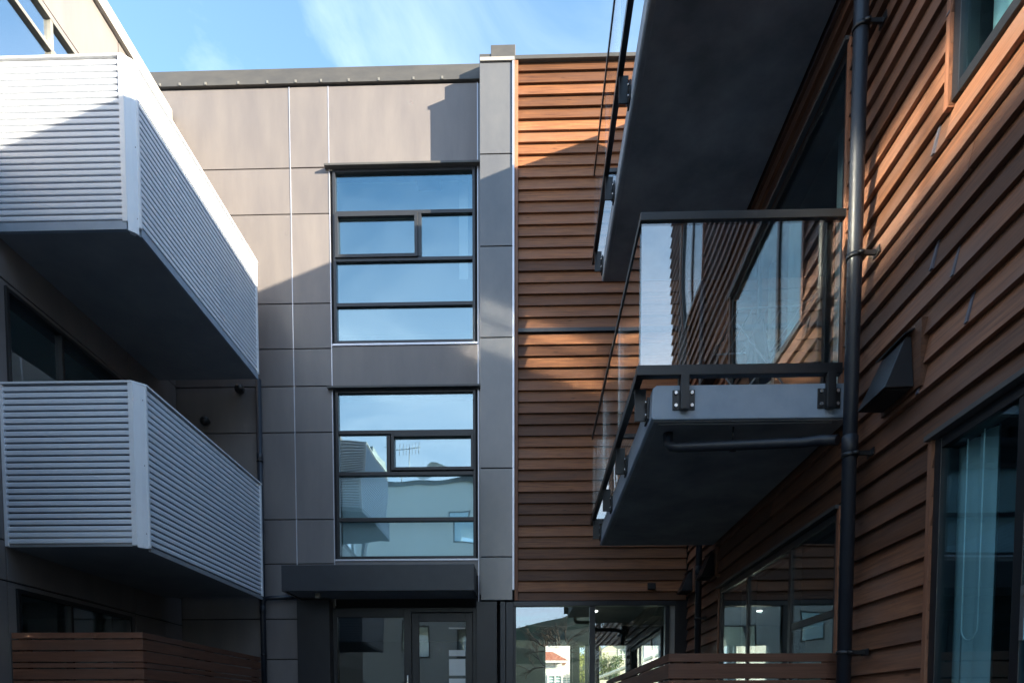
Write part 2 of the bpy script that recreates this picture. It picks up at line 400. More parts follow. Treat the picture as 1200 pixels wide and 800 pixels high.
# ------------------------------------------------------------------ grey panel building (end of the court)
FY = 9.24
gb = thing('panel_clad_building', (-2.8, FY, 0), 'grey panel clad apartment block with two tall stacked windows closing the courtyard', 'building')
pf = PL('S', FY)
UW = (-2.60, -.735, 5.985, 8.185); LW = (-2.60, -.735, 3.18, 5.385); DOOR = (-2.655, -.712, .03, 2.53)
ops = [UW, LW, DOOR]
core(PL('S', FY + .03), gb, 'wall_core', 'joint_dark', -4.98, -.30, 0, 9.22, ops, -.2, 0)
jz = [0.03, .62, 1.238, 1.845, 2.385, 3.121, 3.708, 4.847, 5.444, 5.927, 6.505, 7.638, 8.215, 9.222]
J = .007
def panel(pl, root, a, b, c, d, m='panel_grey', t0=-.028, t1=0.0):
    mb = MB(); pl.box(mb, a, b, t0, t1 + rnd.uniform(-.002, .001), c, d); return mb.build('panel', m, root, bevel=.0015)
for i in range(len(jz) - 1):
    z0_, z1_ = jz[i] + J, jz[i + 1] - J
    panel(pf, gb, -4.98, -3.62 - J, z0_, z1_) if z1_ < 5.2 else panel(pf, gb, -4.98, -3.15 - J, z0_, z1_)
    if z1_ < 5.2: panel(pf, gb, -3.62 + J, -3.15 - J, z0_, z1_)
    if z0_ > 2.3: panel(pf, gb, -3.15 + J, -2.64 - J, z0_, z1_)
panel(pf, gb, -2.64 + J, -.70 - J, 8.225, 9.222 - J)
panel(pf, gb, -2.64 + J, -.70 - J, 5.425, 5.95)
panel(pf, gb, -2.64 + J, -.70 - J, 2.96, 3.15)
panel(pf, gb, -.70 + J, -.636, 2.7, 9.21, m='panel_pilaster')
tr = MB()
for u in (-3.15, -2.64, -.70):
    pf.box(tr, u - .0055, u + .0055, -.02, .004, 2.56 if u > -3 else 3.1, 9.22)
tr.build('joint_trim', 'trim_metal', gb)
tr = MB(); pf.box(tr, -2.63, -.71, -.02, .012, 3.154, 3.176); pf.box(tr, -2.63, -.71, -.02, .012, 5.955, 5.98); tr.build('sill_trim', 'trim_metal', gb)
tr = MB(); pf.box(tr, -2.662, -2.648, 0, .03, .03, 2.5); tr.build('joint_trim', 'trim_metal', gb)
# parapet cap with its fixings
c_ = MB(); pf.box(c_, -5.0, -.64, -.25, .035, 9.235, 9.42); cap = c_.build('parapet_cap', 'cap_metal', gb, bevel=.004)
for k, u in enumerate([-4.83, -4.57, -4.23, -3.80, -3.42, -3.05, -2.72, -2.36, -1.97, -1.52, -1.15]):
    c_ = MB(); pf.box(c_, u - .012, u + .012, .036, .043, 9.24, 9.272); c_.build('clip', 'frame_mid', cap)
# windows
u0, u1, a0, a1 = UW
window(pf, gb, *UW, fw=.036, bw=.046, frame='frame_metal', gl='glass_coated', vb=[(-1.463, 7.08, 7.62)],
       hb=[(7.64, u0 + .036, u1 - .036), (7.05, u0 + .036, u1 - .036), (6.48, u0 + .036, u1 - .036)],
       panes=[(u0 + .036, u1 - .036, 7.663, a1 - .036), (-2.55, -1.53, 7.11, 7.58), (-1.44, u1 - .036, 7.073, 7.617), (u0 + .036, u1 - .036, 6.503, 7.027), (u0 + .036, u1 - .036, a0 + .036, 6.457)],
       sashes=[(-2.575, -1.486, 7.068, 7.625)], head=(-2.69, -.66), n0=-.07, n1=.004, gn=-.035)
u0, u1, a0, a1 = LW
window(pf, gb, *LW, fw=.036, bw=.05, frame='frame_black', gl='glass_coated', vb=[(-1.90, 4.32, 4.80)],
       hb=[(4.84, u0 + .036, u1 - .036), (4.30, u0 + .036, u1 - .036), (3.70, u0 + .036, u1 - .036)],
       panes=[(u0 + .036, u1 - .036, 4.865, a1 - .036), (u0 + .036, -1.925, 4.325, 4.815), (-1.82, -.80, 4.38, 4.77), (u0 + .036, u1 - .036, 3.725, 4.275), (u0 + .036, u1 - .036, a0 + .036, 3.675)],
       sashes=[(-1.862, -.757, 4.335, 4.815)], head=(-2.69, -.66), n0=-.07, n1=.004, gn=-.035)
# pilaster
pp = PL('S', 8.9)
pc = MB(); pc.box(-.632, -.232, 8.93, 9.26, 2.57, 9.15); pc.build('pilaster_core', 'joint_dark', gb)
pz = [2.566, 3.12, 4.237, 5.853, 6.963, 8.069, 9.157]
for a, b in zip(pz, pz[1:]):
    mb = MB(); mb.box(-.645, -.240, 8.90, 8.945, a + J, b - J); mb.box(-.645, -.634, 8.945, 9.238, a + J, b - J); mb.build('panel', 'panel_pilaster', gb, bevel=.002)
mb = MB(); mb.box(-.240, -.216, 8.885, 8.95, 2.7, 9.2); mb.build('joint_trim', 'trim_metal', gb)
mb = MB(); mb.box(-.655, -.50, 9.0, 9.34, 9.16, 9.345); mb.build('pilaster_flashing', 'cap_metal', gb, bevel=.004)
mb = MB(); mb.box(-.64, -.215, 8.88, 9.15, 9.158, 9.20); mb.build('pilaster_flashing', 'cap_pale', gb)
mb = MB(); mb.box(-.512, -.205, 8.99, 9.36, 9.202, 9.44); mb.build('pilaster_cap', 'cap_metal', gb, bevel=.005)
# dark column and frames under the pilaster
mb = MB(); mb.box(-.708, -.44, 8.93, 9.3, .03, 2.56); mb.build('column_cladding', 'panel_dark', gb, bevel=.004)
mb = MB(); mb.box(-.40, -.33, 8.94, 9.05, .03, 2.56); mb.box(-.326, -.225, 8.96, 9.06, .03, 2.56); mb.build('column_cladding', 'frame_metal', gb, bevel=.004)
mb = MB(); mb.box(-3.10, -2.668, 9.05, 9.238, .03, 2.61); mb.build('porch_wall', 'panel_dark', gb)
# entry
pd = PL('S', 9.2)
dz = 2.52
f = MB()
for a, b in ((-2.655, -2.60), (-1.70, -1.60), (-.775, -.712)): pd.box(f, a, b, -.06, .03, .03, dz)
pd.box(f, -2.60, -1.70, -.06, .028, 2.40, dz); pd.box(f, -1.60, -.775, -.06, .028, 2.46, dz); pd.box(f, -2.60, -1.70, -.06, .028, .03, .12)
ent = f.build('entry_frame', 'frame_black', gb, bevel=.003)
g = MB(); pd.box(g, -2.604, -1.696, -.02, -.012, .115, 2.405); g.build('pane', 'glass_door', ent)
f = MB()
for a, b, c, d in ((-1.595, -1.50, .05, 2.45), (-.87, -.78, .05, 2.45), (-1.50, -.87, 2.34, 2.45), (-1.50, -.87, .05, .25)): pd.box(f, a, b, -.03, .015, c, d)
dr = f.build('door', 'frame_black', gb, bevel=.003)
g = MB(); pd.box(g, -1.504, -.866, -.012, -.004, .245, 2.345); g.build('pane', 'glass_door', dr)
for k, (c, d) in enumerate(((2.24, 2.26), (1.88, 1.96), (1.62, 1.84), (1.50, 1.58), (.95, 1.46))):
    g = MB(); pd.box(g, -1.10, -.88, -.003, .004, c, d); g.build('glazed_strip', 'blind_fabric', dr)
g = MB(); pd.box(g, -1.66, -1.635, .03, .07, 1.0, 1.62); g.build('handle', 'bolt_steel', dr, bevel=.005)
# interior shell
sh = MB()
for z in (0.0, 2.68, 5.45, 8.75): sh.box(-4.95, -.25, 9.5, 14.0, z - .1, z + .12)
sh.box(-4.95, -.25, 14.0, 14.2, 0, 9.2); sh.box(-4.98, -4.8, 9.45, 14, 0, 9.2); sh.box(-.30, -.12, 9.3, 14, 2.8, 9.2); sh.box(-.36, -.30, 9.3, 14, 0, 2.8)
sh.box(-4.95, 1.9, 9.46, 14.1, 8.9, 9.15)
sh.build('interior_shell', 'interior_white', gb)
v_ = MB(); v_.box(-1.62, -1.30, 10.0, 10.2, 8.60, 8.628); v_.build('ceiling_grille', 'frame_black', gb)
v_ = MB(); v_.box(-.98, -.86, 9.6, 9.7, 7.0, 8.6); v_.build('interior_post', 'interior_white', gb)
v_ = MB(); v_.box(-2.55, -.78, 9.33, 9.335, 3.2, 4.28); v_.build('pane_backing', 'blind_fabric', gb)  # pale sheet added to brighten the lower panes, stands in for a reflection
v_ = MB(); v_.box(-1.55, -.78, 9.435, 9.44, .1, 2.1); v_.build('pane_backing', 'interior_dark', gb)

# canopy over the entry
cn = thing('entry_canopy', (-1.9, 8.9, 2.62), 'flat dark metal box canopy above the entry doors of the grey block', 'canopy')
mb = MB(); mb.box(-3.10, -.70, 8.5, 8.53, 2.625, 2.945); mb.build('fascia', 'frame_metal', cn, bevel=.004)
mb = MB(); mb.box(-3.10, -3.07, 8.532, 9.235, 2.627, 2.943); mb.build('fascia', 'frame_metal', cn); mb = MB(); mb.box(-.73, -.70, 8.532, 8.92, 2.627, 2.943); mb.build('fascia', 'frame_metal', cn)
mb = MB(); mb.box(-3.068, -.732, 8.532, 9.236, 2.93, 2.95); mb.build('top_sheet', 'cap_metal', cn)
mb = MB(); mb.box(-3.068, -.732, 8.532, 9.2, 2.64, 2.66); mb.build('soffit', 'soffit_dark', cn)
lt = MB(); lt.tube([(-2.72, 8.75, 2.64), (-2.72, 8.75, 2.60)], .035); lt.box(-2.745, -2.695, 8.70, 8.75, 2.575, 2.60)
tag(lt.build('porch_light', 'cap_pale'), 'small round grey light fitting under the left end of the canopy', 'light')

# ------------------------------------------------------------------ left wing
LX = -4.72
lb = thing('side_apartment_wing', (LX, 0, 0), 'grey panelled apartment wing along the left of the court behind the silver balconies', 'building')
plw = PL('E', LX)
lops = []
for zf in (.2, 2.75, 5.5):
    zt = zf + 2.05 if zf < 1 else zf + 2.18 if zf < 3 else 7.92
    for a, b in ((6.2, 8.0) if zf < 5 else (6.06, 7.35), (1.4, 4.0) if zf < 5 else (-.95, 1.5)):
        if a < 0: zt = 6.90
        lops.append((a, b, zf, zt))
core(PL('E', LX - .03), lb, 'wall_core', 'joint_dark', 4.05, 9.2, 0, 8.75, lops, -.2, 0)
core(PL('E', LX - .03), lb, 'wall_core', 'joint_dark', -1.2, 4.05, 0, 7.42, lops, -.2, 0)
us = [-1.2, -.95, 1.25, 4.1, 6.1, 8.1, 9.2]
zsL = [0.03, 1.238, 2.30, 2.66, 3.9, 4.98, 5.44, 6.6, 7.97, 8.77]
for i in range(len(us) - 1):
    for j in range(len(zsL) - 1):
        for a, b, c, d in solid(us[i] + J, us[i + 1] - J, zsL[j] + J, zsL[j + 1] - J, lops):
            if us[i] < 4: continue
            panel(plw, lb, a, b, c, d)
far = MB()
for i in range(3):
    for j in range(len(zsL) - 1):
        for a, b, c, d in solid(us[i] + J, us[i + 1] - J, zsL[j] + J, min(7.4, zsL[j + 1] - J), lops): plw.box(far, a, b, -.028, 0, c, d)
far.build('wall_panels', 'panel_grey', lb)
c_ = MB(); plw.box(c_, -1.25, 4.0, -.3, .05, 7.42, 7.55); plw.box(c_, 4.0, 9.19, -.3, .05, 8.77, 8.93); c_.build('parapet_cap', 'cap_pale', lb, bevel=.004)
for (a, b, c, d) in lops:
    top = c > 5
    m_ = (a + b) / 2
    if a > 6: vb = [(6.95, c, d)]; ed = [a + .04, 6.93, 6.97, b - .04]
    elif a > 4.2 and top: vb = [(6.93, c, d)]; ed = [a + .04, 6.91, 6.95, b - .04]
    else: vb = [(m_, c, d)]; ed = [a + .04, m_ - .02, m_ + .02, b - .04]
    hb = []
    if top and a > 4: hb = [(7.60, a + .04, b - .04)]; zz = [(c + .04, 7.578), (7.622, d - .04)]
    else: zz = [(c + .04, d - .04)]
    pn = [(ed[0], ed[1], p, q) for p, q in zz] + [(ed[2], ed[3], p, q) for p, q in zz]
    window(plw, lb, a, b, c, d, vb=vb, hb=hb, panes=pn, fw=.04, bw=.04, frame='frame_mid' if top else 'frame_black', gl='glass_bright' if top else 'glass_window')
sh = MB()
for z in (0.0, 2.5, 5.3, 8.6): sh.box(-9.5, LX - .26, -1.2 if z < 8 else 4.1, 9.2, z - .1, z + .12)
sh.box(-9.5, LX - .26, -1.2, 4.1, 7.28, 7.4)
sh.box(-9.6, -9.5, -1.2, 9.2, 0, 7.4); sh.box(-9.5, LX - .25, 9.21, 9.3, 0, 8.7); sh.box(-9.5, LX, -1.3, -1.21, 0, 7.4); sh.box(-9.5, LX - .26, 4.06, 4.16, .1, 8.6)
sh.build('interior_shell', 'interior_white', lb)

def corr(pl, u0, u1, z0, z1, pitch=.0545, t=.03):
    """ribbed sheet: shallow rounded ribs parted by narrow grooves"""
    mb = MB(); prof = []
    n = max(1, round((z1 - z0) / pitch)); p = (z1 - z0) / n
    for i in range(n):
        z = z0 + i * p
        prof += [(z - p * .03, -.028), (z + p * .25, -.030), (z + p * .26, 0.001), (z + p * .35, .003), (z + p * .75, .003), (z + p * .96, 0.0)]
    prof += [(z1, -.026)]
    vs = []; 
    for z, nn2 in prof: vs += [pl.pt(u0, nn2, z), pl.pt(u1, nn2, z)]
    fs = [(2 * i, 2 * i + 1, 2 * i + 3, 2 * i + 2) for i in range(len(prof) - 1) if not (prof[i][1] < -.02 and prof[i + 1][1] < -.02)]
    mb.add(vs, fs, False)
    return mb

def silver_balcony(label, Y0, Y1, z0, z1, ledge):
    X = -3.45; C = .075
    t = thing('ribbed_balcony', ((LX + X) / 2, (Y0 + Y1) / 2, z0), label, 'balcony', 'silver ribbed balconies on the left wing')
    zb = z0 + (.07 if ledge else .015); zt = z1 - .02
    corr(PL('S', Y0), LX + .03, X - C - .035, zb, zt - .01).build('front_cladding', 'corrugated_silver', t)
    corr(PL('E', X), Y0 + C + .015, Y1 - .03, zb, zt - .01).build('side_cladding', 'corrugated_silver', t)
    corr(PL('N', Y1), LX + .03, X - .03, zb, zt).build('end_cladding', 'corrugated_silver', t)
    mb = MB(); PL('S', Y0).box(mb, LX + .03, X - .06, -.05, -.020, zb, zt - .01); PL('E', X).box(mb, Y0 + .06, Y1 - .05, -.05, -.020, zb, zt - .01); PL('N', Y1).box(mb, LX + .03, X - .06, -.05, -.020, zb, zt - .01)
    mb.build('groove_shade', 'joint_dark', t)  # dark sheet behind the ribs, puts the groove shade into the colour
    # flashings: slim strips at the sheet edges and the folded corner piece
    mb = MB(); mb.box(X - C - .035, X - C + .012, Y0 - .012, Y0 + .04, zb - .01, z1 - .012); cf = mb.build('edge_flashing', 'corner_flashing', t, bevel=.003)
    mb = MB(); mb.box(LX + .002, LX + .03, Y0 - .010, Y0 + .04, zb - .01, z1 - .012); mb.build('edge_flashing', 'corner_flashing', t)
    mb = MB(); mb.box(X - .04, X + .012, Y0 + C - .012, Y0 + C + .015, zb - .02, z1 - .012); mb.build('edge_flashing', 'corner_flashing', t, bevel=.003)
    mb = MB(); mb.box(X - .04, X + .010, Y1 - .03, Y1 + .012, zb - .005, z1 - .012); mb.build('edge_flashing', 'corner_flashing', t)
    pts = [(X - C + .012, Y0 - .004), (X - C * .62, Y0 + C * .16), (X - C * .34, Y0 + C * .42), (X - .004, Y0 + C - .012), (X - .05, Y0 + C), (X - C, Y0 + .05)]
    mb = MB(); mb.prism([(x, y, z0 - .01) for x, y in pts], (0, 0, z1 - z0 - .004)); fl = mb.build('corner_flashing', 'corner_flashing', t)
    mb = MB()
    for k, zz in enumerate([z0 + .12, z0 + .72, z1 - .14]):
        for s in (.2, .8):
            x = X - C + s * C - .003; y = Y0 + s * C - .003
            mb.tube([(x, y, zz), (x + .006, y - .006, zz)], .006, 8)
    mb.build('rivet', 'cap_metal', fl)
    # cap
    cpl = [(LX, Y0 - .015), (X - C, Y0 - .015), (X + .018, Y0 + C), (X + .018, Y1 + .015), (LX, Y1 + .015), (LX, Y1 - .08), (X - .08, Y1 - .08), (X - .08, Y0 + C + .02), (X - C - .02, Y0 + .08), (LX, Y0 + .08)]
    mb = MB(); m_ = len(cpl); a = [(x, y, z1 - .012) for x, y in cpl]; b = [(x, y, z1 + .004) for x, y in cpl]
    mb.add(a + b, [tuple(m_ + i for i in q) for q in ((0, 1, 8, 9), (1, 2, 7, 8), (2, 3, 6, 7), (3, 4, 5, 6))] + [q[::-1] for q in ((0, 1, 8, 9), (1, 2, 7, 8), (2, 3, 6, 7), (3, 4, 5, 6))]
           + [(i, (i + 1) % m_, m_ + (i + 1) % m_, m_ + i) for i in range(m_)])
    mb.build('cap_rail', 'corner_flashing', t)
    # slab and soffit
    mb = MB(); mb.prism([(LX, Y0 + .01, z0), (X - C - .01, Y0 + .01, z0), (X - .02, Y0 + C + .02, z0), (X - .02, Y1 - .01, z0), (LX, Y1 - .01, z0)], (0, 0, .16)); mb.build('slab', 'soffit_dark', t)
    if ledge:
        mb = MB(); mb.box(LX, X - C, Y0 - .006, Y0 + .03, z0 - .004, z0 + .066); mb.box(X - .02, X + .002, Y0 + C + .02, Y1, z0 - .004, z0 + .064); mb.build('slab_edge', 'concrete_edge', t)
    else:
        mb = MB(); mb.box(X - .02, X + .002, Y0 + C + .02, Y1, z0 - .03, z0 + .013); mb.build('slab_edge', 'soffit_dark', t)
    return t
silver_balcony('upper silver ribbed balcony at the left, its top edge catching the sun', 6.1, 8.78, 5.32, 6.757, True)
silver_balcony('lower silver ribbed balcony at the left, fully in shade above the timber fence', 6.1, 8.78, 2.60, 4.03, False)
for zz, zt, lab in ((5.32, 6.757, 'silver ribbed balcony just outside the left edge of view, upper floor'), (2.60, 4.03, 'silver ribbed balcony just outside the left edge of view, lower floor')):
    silver_balcony(lab, 1.9, 4.2, zz, zt, zz > 4)
# soffit fittings on the grey wall
for x, z, lab in ((-4.33, 4.99, 'small dark round wall light on the grey wall above the lower balcony'), (-3.86, 5.40, 'small dark round light tucked under the upper balcony end')):
    lt = MB(); lt.tube([(x, 9.232, z), (x, 9.20, z), (x, 9.16, z - .01), (x, 9.13, z - .02), (x, 9.11, z - .025)], [.05, .055, .062, .05, .02], 16)
    tag(lt.build('wall_light', 'frame_black'), lab, 'light')

# ------------------------------------------------------------------ timber building: right wall and return wall
RX = 2.042; BY = 8.990
tb_ = thing('timber_clad_building', (2.0, 5.0, 0), 'stained cedar weatherboard apartment building wrapping the right side of the court', 'building')
pw = PL('W', RX); pb = PL('S', BY)
W0 = (4.6, 7.42, .25, 2.43); W1 = (4.62, 7.25, 3.18, 5.33); W2 = (4.62, 7.25, 5.98, 8.13)
N0 = (1.2, 3.54, .3, 2.46); N1 = (1.5, 3.50, 4.03, 5.33); N2 = (1.5, 3.50, 6.83, 8.13)
K = [(-.95, .2, .3, 2.46), (-.95, .2, 3.5, 5.33), (-.95, .2, 6.3, 8.13)]
rops = [W0, W1, W2, N0, N1, N2] + K
core(PL('W', RX + .002), tb_, 'wall_core', 'joint_dark', -1.8, 9.1, 0, 8.37, rops, -.2, 0)
boards(pw, tb_, 'cedar_y', 2.3, 8.95, .03, 8.35, 3.881, rops)
boards(pw, tb_, 'cedar_y', -1.8, 2.2985, .03, 8.35, 3.881, rops, stuff=True)
c_ = MB(); pw.box(c_, 1.5, 6.25, -.3, .05, 8.375, 8.48); pw.box(c_, -1.85, 1.495, -.3, .05, 8.375, 8.745); pw.box(c_, 6.255, 9.0, -.3, .05, 8.375, 8.745); c_.build('parapet_cap', 'cap_metal', tb_)
# return wall
core(PL('S', BY + .002), tb_, 'wall_core', 'joint_dark', -.232, 2.1, 2.56, 9.18, [], -.2, 0)
boards(pb, tb_, 'cedar_x', -.168, 2.0, 5.99, 9.2, 5.99, [], joints=False)
boards(pb, tb_, 'cedar_x', -.168, 2.0, 2.57, 5.94, 5.79, [], joints=False)
mb = MB(); mb.box(-.168, 2.0, 8.945, 8.985, 5.942, 5.986); mb.build('band_flashing', 'frame_metal', tb_)
mb = MB(); mb.box(-.214, -.17, 8.93, 9.0, 2.57, 9.2); mb.build('corner_trim', 'cedar_z', tb_, bevel=.003)
mb = MB(); mb.box(-.205, 2.04, 8.92, 9.2, 9.203, 9.25); mb.build('parapet_cap', 'cap_metal', tb_, bevel=.004)
# metal joint covers on the right wall
for y, z in ((3.62, 4.303 - .141 * 3 + .0), (3.60, 3.317), (3.42, 3.176), (3.69, 2.753), (3.52, 4.44), (3.3, 2.894)):
    k = round((z - 3.881) / .141); z = 3.881 + k * .141
    mb = MB(); a = pw
    P = [a.pt(y - .011, .036, z + .002), a.pt(y + .011, .036, z + .002), a.pt(y + .011, .008, z + .139), a.pt(y - .011, .008, z + .139)]
    Q = [a.pt(y - .011, .049, z + .001), a.pt(y + .011, .049, z + .001), a.pt(y + .011, .0145, z + .139), a.pt(y - .011, .0145, z + .139)]
    mb.add(P + Q, [(0, 1, 2, 3), (4, 7, 6, 5), (0, 4, 5, 1), (1, 5, 6, 2), (2, 6, 7, 3), (3, 7, 4, 0)]); mb.build('joint_cover', 'joint_cover', tb_)
# windows of the right wall
def tr3(o, w_=.03): return [(o[0] - w_ - .004, o[0] - .002, o[2] - .02, o[3] + .02), (o[1] + .002, o[1] + w_ + .004, o[2] - .02, o[3] + .02)]
def slider(o, us_, trim=True, extra=(), gl='glass_window'):
    e = [o[0] + .055] + [q for u in us_ for q in (u - .0275, u + .0275)] + [o[1] - .055]
    pn = [(e[i], e[i + 1], o[2] + .055, o[3] - .055) for i in range(0, len(e), 2)]
    return window(pw, tb_, *o, vb=[(u, o[2] + .055, o[3] - .055) for u in us_], panes=pn, fw=.055, bw=.055, frame='frame_black', gl=gl, n0=-.06, n1=.03, gn=.012,
                  trim=tr3(o) if trim else None, head=(o[0] - .03, o[1] + .03))
wd = slider(W0, [5.45, 6.5]); wd1 = slider(W1, [6.35]); slider(W2, [6.35])
wn = slider(N0, [2.93, 2.2], gl='glass_right'); wn1 = slider(N1, [2.9], gl='glass_right'); slider(N2, [2.9])
for k in K: slider(k, [-.4])
mb = MB(); pw.box(mb, 4.66, 5.41, -.076, .02, 1.75, 1.80); mb.build('transom', 'frame_black', wd)
mb = MB(); pw.box(mb, 6.40, 7.2, -.07, .022, 4.35, 4.40); mb.build('transom', 'frame_black', wd1)
def curtain(y0_, y1_, z0_, z1_, x=2.19):
    mb = MB(); n_ = max(6, int((y1_ - y0_) / .02)); vs = []
    for i in range(n_ + 1):
        y = y0_ + (y1_ - y0_) * i / n_; xx = x + .022 * math.sin(i * 1.15) + .008 * math.sin(i * 2.7)
        vs += [(xx, y, z0_), (xx, y, z1_)]
    mb.add(vs, [(2 * i, 2 * i + 1, 2 * i + 3, 2 * i + 2) for i in range(n_)], True); return mb
curtain(3.235, 3.535, .33, 2.42, 2.125).build('curtain', 'curtain_grey', wn)
mb = MB(); pw.box(mb, 2.0, 2.95, -.20, -.195, .33, 1.95); mb.build('blind', 'blind_fabric', wn)
mb = MB(); cp = [(2.07, 3.37, 2.4), (2.07, 3.37, 1.55)] + [(2.07, 3.31 + .06 * math.cos(t), 1.51 - .06 * math.sin(t)) for t in [i * math.pi / 8 for i in range(9)]] + [(2.07, 3.25, 2.4)]
mb.tube(cp, .0035, 6); mb.build('blind_cord', 'white_plastic', wn)
mb = MB(); pw.box(mb, 2.835, 2.86, .03, .055, 1.40, 1.62); mb.tube([pw.pt(2.85, .05, 1.58), pw.pt(2.75, .07, 1.58)], .009, 8); mb.build('handle', 'bolt_steel', wn)
sh = MB()
for z in (0.0, 2.72, 5.55, 8.42): sh.box(2.30, 6.5, -1.75, 8.9, z - .1, z + .12)
sh.box(6.5, 6.6, -1.75, 8.9, 0, 8.5); sh.box(2.27, 6.5, 8.9, 8.985, 0, 8.5); sh.box(2.04, 6.5, -1.85, -1.76, 0, 8.6)
for y in (4.25, 0.6): sh.box(2.27, 6.5, y, y + .1, .1, 8.4)
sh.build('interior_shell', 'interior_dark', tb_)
mb = MB()
for y in (2.0, 2.45, 5.2, 6.9): mb.box(2.32, 2.36, y, y + .28, 3.0, 5.45)
mb.build('curtain', 'blind_fabric', tb_)
curtain(2.6, 3.48, 4.06, 5.3, 2.20).build('curtain', 'blind_fabric', wn1)

# glazed ground floor opening under the return wall
gw = PL('S', 8.99)
f = MB()
f.box(-.225, 1.86, 8.94, 9.06, 2.50, 2.56)
for a, b in ((-.225, -.195), (.762, .832), (1.735, 1.79)): f.box(a, b, 8.95, 9.05, .03, 2.498)
gwin = f.build('shopfront_frame', 'frame_metal', tb_, bevel=.003)
for a, b in ((-.195, .762), (.832, 1.735)):
    g = MB(); gw.box(g, a - .004, b + .004, -.012, -.004, .06, 2.502); g.build('pane', 'glass_lobby', gwin)
mb = MB(); mb.box(1.86, 2.04, 8.95, 9.3, .03, 2.56); mb.build('jamb_panel', 'panel_dark', tb_)
mb = MB(); mb.box(1.79, 1.86, 8.97, 9.1, .03, 2.5); mb.build('jamb_panel', 'cap_pale', tb_)
# room behind it, open to the garden side
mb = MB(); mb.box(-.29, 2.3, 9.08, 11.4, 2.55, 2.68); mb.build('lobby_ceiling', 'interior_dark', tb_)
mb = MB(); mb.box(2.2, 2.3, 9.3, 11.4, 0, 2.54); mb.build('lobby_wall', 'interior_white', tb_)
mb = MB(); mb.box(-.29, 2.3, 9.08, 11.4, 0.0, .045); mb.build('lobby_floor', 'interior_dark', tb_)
mb = MB()
for a, b in ((-.29, .24), (.685, .80), (.93, 1.12), (1.56, 1.83), (2.1, 2.2)): mb.box(a, b, 11.3, 11.4, .045, 2.28)
mb.box(-.29, 2.2, 11.3, 11.4, 2.28, 2.54)
mb.build('garden_frame', 'panel_dark', tb_)
mb = MB()
for x in (.66, .905): mb.box(x - .02, x + .02, 11.26, 11.3, .045, 2.28)
mb.box(.2, 2.1, 11.27, 11.3, 2.22, 2.28); mb.build('garden_frame', 'frame_black', tb_)
lt = MB(); lt.tube([(.9, 9.7, 2.55), (.9, 9.7, 2.535)], .035, 14); o = tag(lt.build('downlight', 'white_plastic'), 'small lit round ceiling light in the lobby behind the ground floor glass', 'light')
lm = bpy.data.materials.new('lamp_glow'); lm.use_nodes = True; lm.node_tree.nodes['Principled BSDF'].inputs['Emission Color'].default_value = (1, .97, .9, 1); lm.node_tree.nodes['Principled BSDF'].inputs['Emission Strength'].default_value = 3
MATS['lamp_glow'] = lm; o.data.materials[0] = lm
# small black box on the return wall
mb = MB(); mb.box(1.50, 1.60, 8.90, 8.95, 2.70, 2.78); s_ = mb.build('sensor_box', 'frame_black', bevel=.006); tag(s_, 'small black sensor box on the timber wall above the glazed opening', 'sensor')

# ------------------------------------------------------------------ concrete balconies
cb = thing('concrete_balcony', (1.4, 6.0, 2.95), 'concrete balcony with glass balustrade cantilevered from the cedar wall, lower one', 'balcony', 'concrete balconies on the cedar wall')
SX, Y0, Y1, Z0, Z1 = .757, 4.43, 7.65, 2.95, 3.16
mb = MB(); b_ = .02
mb.prism([(SX + .0, Y0 + .0, Z0 + .012), (SX + .012, Y0, Z0), (1.99, Y0, Z0), (1.99, Y0, Z1), (SX + b_ * 1.5, Y0, Z1), (SX + .006, Y0, Z1 - b_)], (0, Y1 - Y0, 0)); mb.build('slab', 'concrete_edge', cb, bevel=.006)
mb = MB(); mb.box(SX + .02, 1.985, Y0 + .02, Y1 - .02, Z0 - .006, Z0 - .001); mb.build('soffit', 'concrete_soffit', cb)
mb = MB(); mb.box(SX + .05, SX + .058, Y0 + .05, Y1 - .05, Z0 - .012, Z0 - .006); mb.box(SX + .05, 1.9, Y0 + .05, Y0 + .058, Z0 - .012, Z0 - .006); mb.build('drip_groove', 'soffit_dark', cb)
RXo = .672; YF = 4.40; YE = 7.78
zt0, zt1, zl0, zl1 = 4.135, 4.185, 3.205, 3.268
mb = MB(); mb.box(RXo, 1.925, YF, YF + .055, zt0, zt1); mb.build('top_rail', 'frame_black', cb, bevel=.004)
mb = MB(); mb.box(RXo, RXo + .022, YF + .057, YE, zt0 + .004, zt1 - .002); mb.build('top_rail', 'frame_black', cb, bevel=.003)
mb = MB(); mb.box(RXo + .024, 1.95, YE - .05, YE, zt0 + .004, zt1 - .002); mb.build('top_rail', 'frame_black', cb, bevel=.003)
mb = MB(); mb.box(RXo - .015, 1.925, YF - .005, YF + .05, zl0, zl1); mb.build('bottom_rail', 'frame_black', cb, bevel=.004)
mb = MB(); mb.box(RXo - .012, RXo + .033, YF + .052, YE, zl0, zl1 - .003); mb.build('bottom_rail', 'frame_black', cb, bevel=.004)
mb = MB(); mb.box(RXo + .035, 1.95, YE - .05, YE, zl0, zl1 - .003); mb.build('bottom_rail', 'frame_black', cb, bevel=.004)
mb = MB(); mb.box(RXo + .010, 1.90, YF + .018, YF + .028, zl1 - .01, zt0 + .01); mb.build('glass_panel', 'glass_balcony', cb)
for a, b in ((YF + .06, 5.49), (5.51, 6.61), (6.63, YE - .06)):
    mb = MB(); mb.box(RXo + .007, RXo + .017, a, b, zl1 - .01, zt0 + .01); mb.build('glass_panel', 'glass_balcony', cb)
mb = MB(); mb.box(RXo + .03, 1.94, YE - .03, YE - .02, zl1 - .01, zt0 + .01); mb.build('glass_panel', 'glass_balcony', cb)
